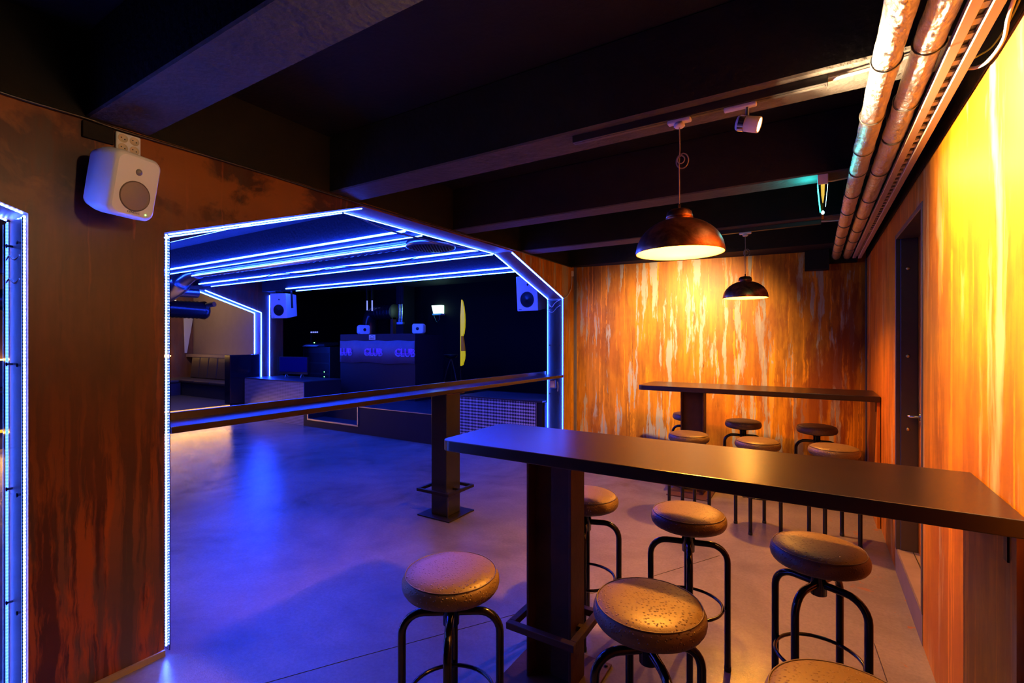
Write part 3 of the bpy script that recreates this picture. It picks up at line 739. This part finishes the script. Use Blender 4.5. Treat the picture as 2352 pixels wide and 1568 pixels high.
MB().lathe([(.0615, -DP/2-.002), (.064, -DP/2-.004), (.0665, -DP/2-.0015), (.0665, -DP/2+.01)], 40, (0, 0, -.042), 'y').obj('woofer_ring', 'piping', sp)
MB().lathe([(0, -DP/2-.007), (.03, -DP/2-.0055), (.0615, -DP/2-.002)], 40, (0, 0, -.042), 'y').obj('woofer_grille', 'grille', sp)
MB().lathe([(0, -DP/2-.009), (.009, -DP/2-.007), (.0125, -DP/2-.003), (.0145, -DP/2-.001), (.0145, -DP/2+.01)], 24, (0, 0, .065), 'y').obj('tweeter', 'grille', sp)
MB().lathe([(0, -DP/2-.0025), (.0035, -DP/2-.0015), (.0035, -DP/2+.004)], 10, (.058, 0, -.112), 'y').obj('power_light', 'green', sp)
text('lettering', 'GENELEC', .013, 'ink', sp, (.005, -DP/2-.0006, -.1135), (PI/2, 0, 0))
MB().box(-.04, .04, DP/2-.01, DP/2+.07, -.05, .05).obj('wall_bracket', 'satin_black', sp, bevel=.004)
MB().lathe([(0, 0), (.02, 0), (.024, .006), (0, .01)], 16, (-W*.44, DP/2-.06, .06), 'x').obj('side_knob', 'white', sp)

sk = thing('power_socket', 'white four-way power socket above the wall speaker', 'socket', (XL, 1.007, 2.545))
def rbox(y0, y1, z0, z1, x0, x1, mat, name, par, bev=.006): return box(name, mat, (x0, x1, y0, y1, z0, z1), par, bevel=bev)
rbox(-.05, .05, -.05, .05, 0, .02, 'white', 'plate', sk)
for y in (-.023, .023):
    for z in (-.022, .022):
        d = MB().lathe([(.020, .021), (.018, .0225), (.017, .0212), (.0165, .0205), (0, .0205)], 24, (0, y, z), 'x').obj('outlet', 'white_warm', sk)
        MB().lathe([(0, .0212), (.0028, .0212), (.0028, .0205)], 8, (0, y-.007, z+.003), 'x').lathe([(0, .0212), (.0028, .0212), (.0028, .0205)], 8, (0, y+.007, z-.003), 'x').obj('pin_hole', 'cord_dark', d)
tag(box('blank_board', 'black', (XL, XL+.018, .835, .95, 2.525, 2.60), bevel=.003), 'black blank cover plate left of the power socket', 'plate')

# ================================================================== HALL: SPEAKERS
def stage_speaker(label, loc, rz, tilt, ch_):
    s = thing('stage_speaker', label, 'speaker', loc, 0, 'hanging white stage speakers')
    s.rotation_euler = (math.radians(tilt), 0, math.radians(rz))
    w_, h_, d_ = .36, .52, .42
    v = [(-w_/2, -d_/2, -h_/2), (w_/2, -d_/2, -h_/2), (w_*.42, d_/2, -h_/2+.03), (-w_*.42, d_/2, -h_/2+.03)]
    v += [(x, y, -z) for x, y, z in v]
    MB().add(v, [(0, 3, 2, 1), (4, 5, 6, 7), (0, 1, 5, 4), (1, 2, 6, 5), (2, 3, 7, 6), (3, 0, 4, 7)]).obj('cabinet', 'white', s, bevel=.012)
    f = -d_/2
    MB().lathe([(.118, f-.001), (.114, f-.006), (.108, f-.002)], 36, (0, 0, -.09), 'y').obj('woofer_ring', 'satin_black', s)
    MB().lathe([(.112, f-.0015), (.05, f-.0005), (0, f-.008)], 32, (0, 0, -.09), 'y').obj('woofer', 'cone', s)
    MB().lathe([(.1, f-.0005), (.085, f-.003), (.03, f-.0012), (0, f-.0012)], 32, (0, 0, .12), 'y').obj('waveguide', 'white', s)
    MB().lathe([(.016, f-.0025), (0, f-.005)], 16, (0.02, 0, .13), 'y').obj('tweeter', 'cone', s)
    box('badge', 'ink', (-.15, -.1, f-.002, f+.002, -.238, -.23), s)
    for sx in (-1, 1):
        MB().box(sx*w_*.48-.006, sx*w_*.48+.006, -.03, .03, -.05, .31).obj('bracket_arm', 'satin_black', s)
    MB().box(-w_*.49, w_*.49, -.03, .03, .3, .315).obj('bracket_bar', 'satin_black', s)
    MB().tube([(-.08, 0, .31), (-.08, 0, ch_)], .008, 6).tube([(.08, 0, .31), (.08, 0, ch_)], .008, 6).obj('chain', 'dark_steel', s)
    return s
stage_speaker('white stage speaker hanging behind the right slope of the large portal', (-3.62, 6.44, 2.33), 0, 5, .672)
stage_speaker('white stage speaker hanging at left above the television', (-9.55, 6.2, 2.36), 24, 5, .33)

# ================================================================== HALL: SUBWOOFER BOXES AND STAGE KIT
lb = thing('subwoofer_box', 'long perforated metal box left of the stage with a television on it', 'box', (-9.27, 5.74, 0), 0, 'metal-fronted stage boxes')
box('body', 'stage', (-.975, 1.03, .015, .86, 0, .815), lb)
box('top_board', 'stage_top', (-.98, 1.035, 0, .865, .815, .835), lb, bevel=.003)
box('perforated_front', 'perforated', (-.975, 1.03, 0, .015, .0, .812), lb)
rb = thing('subwoofer_box', 'expanded-metal fronted box right of the stage beside the right jamb', 'box', (-3.83, 5.74, 0), 0, 'metal-fronted stage boxes')
box('body', 'stage', (-.645, .77, .0, .7, .47, .78), rb)
box('top_board', 'stage_top', (-.65, .75, -.03, .71, .78, .805), rb, bevel=.003)
box('mesh_front', 'expanded', (-.645, .645, -.022, -.002, 0, .78), rb)
box('corner_strip', 'trim_metal', (.645, .66, -.026, -.002, 0, .79), rb)
box('side_panel', 'stage', (.66, .745, -.018, -.002, 0, .78), rb)

tv = thing('television', 'small flat television on the perforated box reflecting LED lines', 'television', (-9.33, 6.27, .837), math.radians(14))
box('casing', 'satin_black', (-.37, .37, -.02, .03, .09, .44), tv, bevel=.004)
box('screen', 'tv', (-.355, .355, -.0215, -.02, .125, .43), tv)
box('lower_bezel', 'steel', (-.375, .375, -.03, -.018, .075, .115), tv)
for x in (-.2, .2): MB().tube([(x, 0, .09), (x+.02, -.05, .004)], .008, 6).tube([(x, 0, .09), (x+.02, .06, .004)], .008, 6).obj('stand_leg', 'steel', tv)

dj = thing('dj_booth', 'dark DJ booth on the stage with a lettered cloth banner', 'booth', (-7.44, 6.8, .47))
box('front_board', 'booth', (-1.07, 1.06, 0, .04, 0, 1.28), dj)
box('side_board', 'booth', (1.02, 1.06, .04, .82, 0, 1.26), dj)
box('side_board', 'booth', (-1.07, -1.03, .04, .82, 0, 1.26), dj)
box('worktop', 'booth', (-1.03, 1.02, .04, .8, 1.0, 1.04), dj)
bn = MB(); nx = 24; vv = []
for i in range(nx+1):
    x = -1.065+2.12*i/nx
    yy = -.012-.006*math.sin(i*1.3)
    vv += [(x, yy-.004, .70-.012*math.sin(i*.5)), (x, yy, 1.145-.008*math.sin(i*.9))]
bn.add(vv, [(2*i, 2*i+2, 2*i+3, 2*i+1) for i in range(nx)], True)
bnr = bn.obj('banner', 'banner', dj)
bm_ = bnr.modifiers.new('thick', 'SOLIDIFY'); bm_.thickness = .004
for cx, wd in ((-.865, 'LUB'), (-.05, 'CLUB'), (.815, 'CLUB')):
    text('logo_outline', wd, .205, 'logo_pale', bnr, (cx, -.026, .905), (PI/2, 0, 0), outline=.0045, sx=1.05)
    text('logo_outline', wd, .15, 'logo_pink', bnr, (cx, -.028, .93), (PI/2, 0, 0), outline=.0045, sx=1.3)
pq = box('plaque', 'plaque', (-.185, -.005, -.012, 0, 1.165, 1.265), dj, bevel=.003)
text('lettering', 'GENELEC', .036, 'ink', pq, (-.095, -.0135, 1.197), (PI/2, 0, 0))
MB().tube([(-.16, -.0125, 1.225), (-.12, -.0125, 1.245), (-.07, -.0125, 1.245), (-.03, -.0125, 1.225)], .004, 5).obj('emblem_arc', 'ink', pq)
def monitor(label, x, y, rz):
    m = thing('monitor_speaker', label, 'speaker', (x, y, 1.758), math.radians(rz), 'small booth monitors')
    c = rounded_speaker(m, .24, .2, .2, .04); c.location = (0, 0, .09)
    MB().lathe([(.033, -.102), (.02, -.101), (0, -.104)], 20, (0, 0, .09), 'y').obj('woofer', 'cone', m)
    box('foot', 'satin_black', (-.07, .07, -.06, .06, -.015, .0), m)
    return m
monitor('small white monitor speaker on the left end of the DJ booth', -8.1, 7.05, 70)
monitor('small white monitor speaker on the right end of the DJ booth', -6.55, 7.1, 20)
for x, y in ((-8.1, 7.05), (-6.55, 7.1)): box('shelf', 'booth', (x+7.44-.15, x+7.44+.15, .1, .45, 1.245, 1.27), dj)

rk = thing('equipment_rack', 'black equipment rack with green lights behind the television', 'rack', (-10.0, 7.6, .47))
box('case', 'satin_black', (-.5, .5, -.3, .3, 0, 1.0), rk)
for x, z in ((.30, .42), (.30, .31), (.18, .08)):
    MB().lathe([(0, -.306), (.014, -.304), (.014, -.3)], 8, (x, 0, z), 'y').obj('status_light', 'green', rk)
for z in (.25, .5, .75): box('rack_panel', 'dark_steel', (-.46, .46, -.304, -.3, z-.11, z+.11), rk)
mk = thing('mixing_desk', 'mixing desk with pale papers and a light bar, left of the booth', 'mixer', (-10.1, 7.5, 1.5))
box('chassis', 'satin_black', (-.4, .4, -.2, .2, 0, .06), mk, rot=(.1, 0, 0))
box('paper', 'paper', (-.3, .18, -.28, -.16, .07, .075), mk, rot=(.3, 0, .1))
box('light_bar_mast', 'satin_black', (-.37, -.35, -.02, .0, 0, .33), mk)
box('light_bar', 'satin_black', (-.37, -.05, -.03, .0, .3, .35), mk)
for k in range(4): box('lamp', 'cool_tube', (-.34+k*.075, -.295+k*.075, -.035, -.03, .31, .34), mk)
box('status_light', 'green', (.02, .05, -.205, -.2, .06, .085), mk)

# stage back: duct elbow, tubes, exit sign, board, stool
du = thing('exhaust_duct', 'dark ribbed duct elbow rising behind the DJ booth', 'duct', (-9.0, 8.6, .47))
pth = [(-.62, 0, 0), (-.62, 0, 1.2)]+[(-.42-.2*math.cos(a), 0, 1.5+.36*math.sin(a)) for a in [PI/2*i/6 for i in range(7)]]+[(.25, 0, 1.86)]
MB().tube(pth, .19, 20).obj('elbow', 'duct_black', du)
for k in range(5): MB().lathe([(.19, -.012), (.2, 0), (.19, .012)], 20, (-.28+k*.11, 0, 1.86), 'x').obj('rib', 'duct_black', du)
box('support', 'hall_black', (.1, .2, .1, .69, 1.7, 1.9), du)
box('red_post', 'rust_reveal', (.16, .25, -.05, .05, 0, 1.72), du)
for i, (x, z0, z1, y, mat, lab) in enumerate(((-9.5, 2.38, 2.62, 8.4, 'cool_tube', 'short glowing tube light on the left above the duct elbow'), (-9.32, 2.36, 2.62, 8.4, 'cool_tube', 'short glowing tube light, right one of the pair above the duct elbow'))):
    o = MB().tube([(x, y, z0), (x, y, z1)], .014, 8).obj('tube_light', mat); tag(o, lab, 'lamp', 'short tube lights')
    box('tube_cap', 'satin_black', (x-.02, x+.02, y-.02, y+.02, z1, ZC), o)
ch = thing('hanging_chain', 'pair of pale hanging strips beside the dark pillar on the stage', 'chain', (-8.55, 8.6, 2.05))
for dx in (-.04, .04):
    c = MB()
    for k in range(16): c.box(dx-.02, dx+.02, -.012, .012, .02+k*.028, .04+k*.028)
    c
    c.obj('strip', 'steel', ch)
box('bottom_bar', 'steel', (-.1, .1, -.03, .03, -.03, .02), ch)
for dx in (-.04, .04): MB().tube([(dx, 0, .02), (dx, 0, .95)], .006, 6).obj('suspension', 'satin_black', ch)
struct(box('trim_3', 'stage', (-9.0, -8.75, 8.9, 9.3, .47, ZC)))
ex = thing('exit_light', 'glowing green-white emergency light on the dark stage back wall', 'sign', (-7.9, 9.18, 2.36))
MB().add([(-.15, -.02, .13), (.15, -.02, .13), (.15, -.02, -.07), (-.09, -.02, -.07), (-.15, .1, .13), (.15, .1, .13), (.15, .1, -.07), (-.09, .1, -.07)],
         [(3, 2, 1, 0), (0, 1, 5, 4), (1, 2, 6, 5), (2, 3, 7, 6), (3, 0, 4, 7)]).obj('lit_face', 'exit_face', ex)
box('housing', 'white', (-.12, .16, -.03, .12, -.11, -.07), ex)
MB().tube([(-.08, -.02, -.11), (0, -.02, -.26), (.04, -.02, -.29), (.1, -.02, -.22), (.12, -.02, -.11)], .006, 5).obj('cable_loop', 'steel', ex)
light('exit_glow', 'POINT', (0, -.12, .04), .7, (.1, 1, .6), ex, shadow_soft_size=.1)

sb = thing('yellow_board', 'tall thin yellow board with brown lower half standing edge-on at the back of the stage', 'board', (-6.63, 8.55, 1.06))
half = [(0, 1.465), (.022, 1.43), (.055, 1.32), (.08, 1.15), (.088, 1.0), (.082, .85), (.06, .72), (.03, .66)]
def halfboard(pts, mat, name, y0=-.02, y1=.02):
    n = len(pts); v = [(x, y0, z) for x, z in pts]+[(x, y1, z) for x, z in pts]
    return MB().add(v, [tuple(range(n)), tuple(range(2*n-1, n-1, -1))]+[(i, i+n, (i+1) % n+n, (i+1) % n) for i in range(n)]).obj(name, mat, sb)
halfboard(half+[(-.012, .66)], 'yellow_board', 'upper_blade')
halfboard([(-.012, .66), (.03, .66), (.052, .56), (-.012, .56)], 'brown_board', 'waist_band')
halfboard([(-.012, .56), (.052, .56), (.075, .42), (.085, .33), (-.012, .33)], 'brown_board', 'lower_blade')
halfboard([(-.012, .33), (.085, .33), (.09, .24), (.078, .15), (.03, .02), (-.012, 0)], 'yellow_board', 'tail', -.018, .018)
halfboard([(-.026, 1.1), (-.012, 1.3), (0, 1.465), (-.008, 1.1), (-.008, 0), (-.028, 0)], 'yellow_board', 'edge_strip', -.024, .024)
box('stand', 'dark_steel', (-.12, .02, -.05, .05, -.045, -.02), sb)
MB().tube([(-.03, 0, -.02), (-.03, 0, -.59)], .02, 8).obj('stand_post', 'satin_black', sb)
sd = thing('drum_throne', 'dark round-topped stool standing on the stage right of the booth', 'stool', (-6.48, 7.98, .47))
MB().lathe([(0, .86), (.15, .86), (.15, .84), (.1, .79), (.03, .77), (0, .77)], 24).obj('seat', 'satin_black', sd)
for a in (0, 2.1, 4.2): MB().tube([(0, 0, .78), (.1*math.cos(a), .1*math.sin(a), .5), (.22*math.cos(a), .22*math.sin(a), 0)], .014, 8).obj('leg', 'satin_black', sd)

# ================================================================== HALL: DUCTS AND VENT
vd = thing('spiral_duct', 'silver spiral duct under the hall ceiling ending in a round perforated vent', 'duct', (-6, 4.0, 2.72))
pts = [(2.35, .02, 0), (-2.55, .0, 0)]
def spiral(pts):
    A, B = Vector(pts[0]), Vector(pts[1]); n = int((B-A).length/.06)
    return [A+(B-A)*(i/n) for i in range(n+1)]
sp_ = spiral(pts)
MB().tube(sp_, [.08 if i % 2 else .0835 for i in range(len(sp_))], 16).obj('duct_run', 'steel', vd)
MB().tube([(-2.5, 0, 0), (-2.72, 0, -.02), (-3.05, -.02, -.16)], .105, 18).obj('elbow', 'steel', vd)
MB().tube([(-3.0, -.02, -.13), (-3.08, -.03, -.18), (-3.45, -.06, -.30)], .15, 20).obj('elbow', 'steel', vd)
MB().tube([(-3.4, -.06, -.28), (-3.55, -.07, -.32), (-4.2, -.1, -.34)], .15, 20).obj('elbow', 'steel', vd)
MB().tube([(-4.35, -.9, -.16), (-4.35, .86, -.16)], .10, 18).obj('branch_duct', 'steel', vd)
MB().lathe([(.085, .06), (.26, .05), (.27, .03), (.27, -.005), (.255, -.012), (0, -.012)], 36, (2.42, .06, -.085)).obj('vent_rim', 'steel', vd)
hl = MB()
for i in range(-6, 7):
    for j in range(-9, 10):
        x, y = i*.038+(.019 if j % 2 else 0), j*.027
        if x*x+y*y < .05: hl.box(2.42+x-.012, 2.42+x+.012, .06+y-.007, .06+y+.007, -.0995, -.0965)
hl.obj('vent_slots', 'cord_dark', vd, kind='stuff')
for x in (1.5, -1.2, -2.4): box('hanger', 'dark_steel', (x, x+.02, -.005, .005, .07, .28), vd)
fd = thing('flexible_duct', 'thick black ribbed duct hanging above the sofas', 'duct', (-11.35, 4.2, 2.28))
pp = [(0, -3.0+i*.04, 0) for i in range(107)]
MB().tube(pp, [.19 if i % 2 else .175 for i in range(len(pp))], 20).obj('hose', 'duct_black', fd)
MB().lathe([(0, .06), (.17, .05), (.2, 0), (.19, -.06)], 20, (0, 1.27, 0), 'y').obj('end_cap', 'duct_black', fd)
MB().tube([(.02, 1.22, .08), (.22, 1.3, .12), (.3, 1.33, .13)], .055, 14).obj('spigot', 'steel', fd)
for y in (-1.5, .4): box('hanger', 'dark_steel', (-.01, .01, y, y+.02, .15, .72), fd)
tag(MB().tube(smooth([(-8.6, 4.7, 2.69), (-7.9, 4.68, 2.655), (-7.4, 4.66, 2.7), (-6.6, 4.66, 2.65), (-6.0, 4.68, 2.69), (-5.0, 4.68, 2.65), (-4.4, 4.7, 2.69)]), .006, 6).obj('cable', 'dark_steel'), 'thin cable swagged under the middle hall beam', 'cable')
tag(MB().tube(smooth([(XL2-.02, 2.6, 2.60), (XL2-.1, 3.0, 2.575), (XL2-.08, 3.6, 2.57), (XL2-.05, 4.0, 2.58), (XL2-.03, 4.5, 2.60)]), .009, 6).obj('cable', 'cord_dark'), 'dark cable looping under the level top of the portal', 'cable')

# ================================================================== HALL: SOFA ALCOVE
so_ = thing('corner_sofa', 'brown leather corner bench with upright seamed back cushions in the alcove', 'sofa', (-12.4, 6.1, .3))
box('base', 'sofa_base', (-1.55, 1.42, -.32, .3, 0, .3), so_)
for k in range(4): box('seat_cushion', 'sofa', (-1.52+k*.74, -1.52+k*.74+.735, -.36, .2, .3, .38), so_, bevel=.03, bseg=3)
for k in range(6): box('back_cushion', 'sofa', (-1.1+k*.42, -1.1+k*.42+.412, .14, .3, .4, .93), so_, bevel=.025, bseg=3, rot=(-.1, 0, 0), loc=(0, -.12, 0))
box('back_ledge', 'alcove', (-1.6, 1.5, .2, .395, .9, .97), so_)
s2 = thing('side_sofa', 'dark blue-looking leather bench along the alcove back wall, left of the brown one', 'sofa', (-13.55, 4.4, .3))
box('base', 'sofa_base', (-.3, .5, -2.2, 1.35, 0, .3), s2)
for k in range(4): box('seat_cushion', 'sofa', (-.25, .55, -2.2+k*.88, -2.2+k*.88+.87, .3, .38), s2, bevel=.03, bseg=3)
for k in range(4): box('back_cushion', 'sofa_blue', (-.25, -.08, -2.2+k*.88, -2.2+k*.88+.87, .38, .92), s2, bevel=.03, bseg=3)
tag(box('partition', 'partition', (XF-.22, XF-.01, 5.44, 6.105, .3, 1.32), bevel=.01), 'glossy black half-height partition at the right end of the sofa alcove', 'partition')
box('plinth', 'partition', (XF-.018, XF+.0, 5.44, 5.73, 0, .3), D.objects['partition'])
(MB().add([(-14.04, 6.28, 1.3), (-14.04, 6.33, 1.3), (-14.04, 6.49, 2.3), (-14.04, 6.25, 2.3), (-14.02, 6.28, 1.3), (-14.02, 6.33, 1.3), (-14.02, 6.49, 2.3), (-14.02, 6.25, 2.3)],
    [(0, 1, 2, 3), (7, 6, 5, 4), (0, 4, 5, 1), (1, 5, 6, 2), (2, 6, 7, 3), (3, 7, 4, 0)]).obj('corner_panel', 'pale', D.objects['wall_alcove_back']))
tb = thing('low_table', 'low dark table in front of the alcove bench', 'table', (-12.3, 4.7, .3))
box('top', 'satin_black', (-.35, .35, -.35, .35, .38, .41), tb, bevel=.005)
MB().lathe([(.03, .38), (.03, .02), (.2, .01), (.2, 0), (0, 0)], 16).obj('pedestal', 'satin_black', tb)
light('alcove_bounce', 'POINT', (-12.6, 5.2, 2.75), 42, (1, .68, .42), shadow_soft_size=.2).name = 'alcove_fill_light'  # unseen fill light added to brighten the alcove wall

# ================================================================== LAST SMALL THINGS
box('pipe_collar', 'black', (.141, .40, 6.44, 6.6, 2.47, 2.6), D.objects['wall_back'])
struct(box('trim_4', 'door', (XR-.012, XR, 6.46, 6.55, 0, 2.5)))
jb = thing('switch_box', 'small grey switch box on the right jamb just under the drink rail', 'box', (-2.94, 5.79, 1.04))
box('case', 'steel', (-.05, .03, -.035, .004, -.06, .05), jb, bevel=.004)
box('lid', 'white', (-.04, .02, -.04, -.035, -.05, .04), jb, bevel=.002)
MB().tube(smooth([(.05, -.01, .03), (.06, -.012, -.03), (.052, -.01, -.1)]), .004, 6).obj('lead', 'cord_white', jb)
lw = D.objects['led_strip.007']
MB().tube(smooth([(XL2+.02, 5.79, 2.12), (-2.98, 5.788, 2.06), (-2.94, 5.787, 2.1), (-2.9, 5.787, 2.13), (-2.86, 5.79, 2.15)]), .004, 6).tube(smooth([(XL2+.02, 5.79, 2.02), (-2.97, 5.788, 1.99), (-2.9, 5.787, 2.05), (-2.85, 5.79, 2.08)]), .004, 6).obj('lead_wire', 'cord_white', lw)
nl = D.objects['led_strip.009']
for z in (1.86, 1.96): MB().tube(smooth([(XL2+.03, .642, z), (-2.97, .638, z+.012), (-2.9, .637, z-.01), (XL-.03, .642, z+.004)]), .004, 6).obj('lead_wire', 'cord_white', nl)
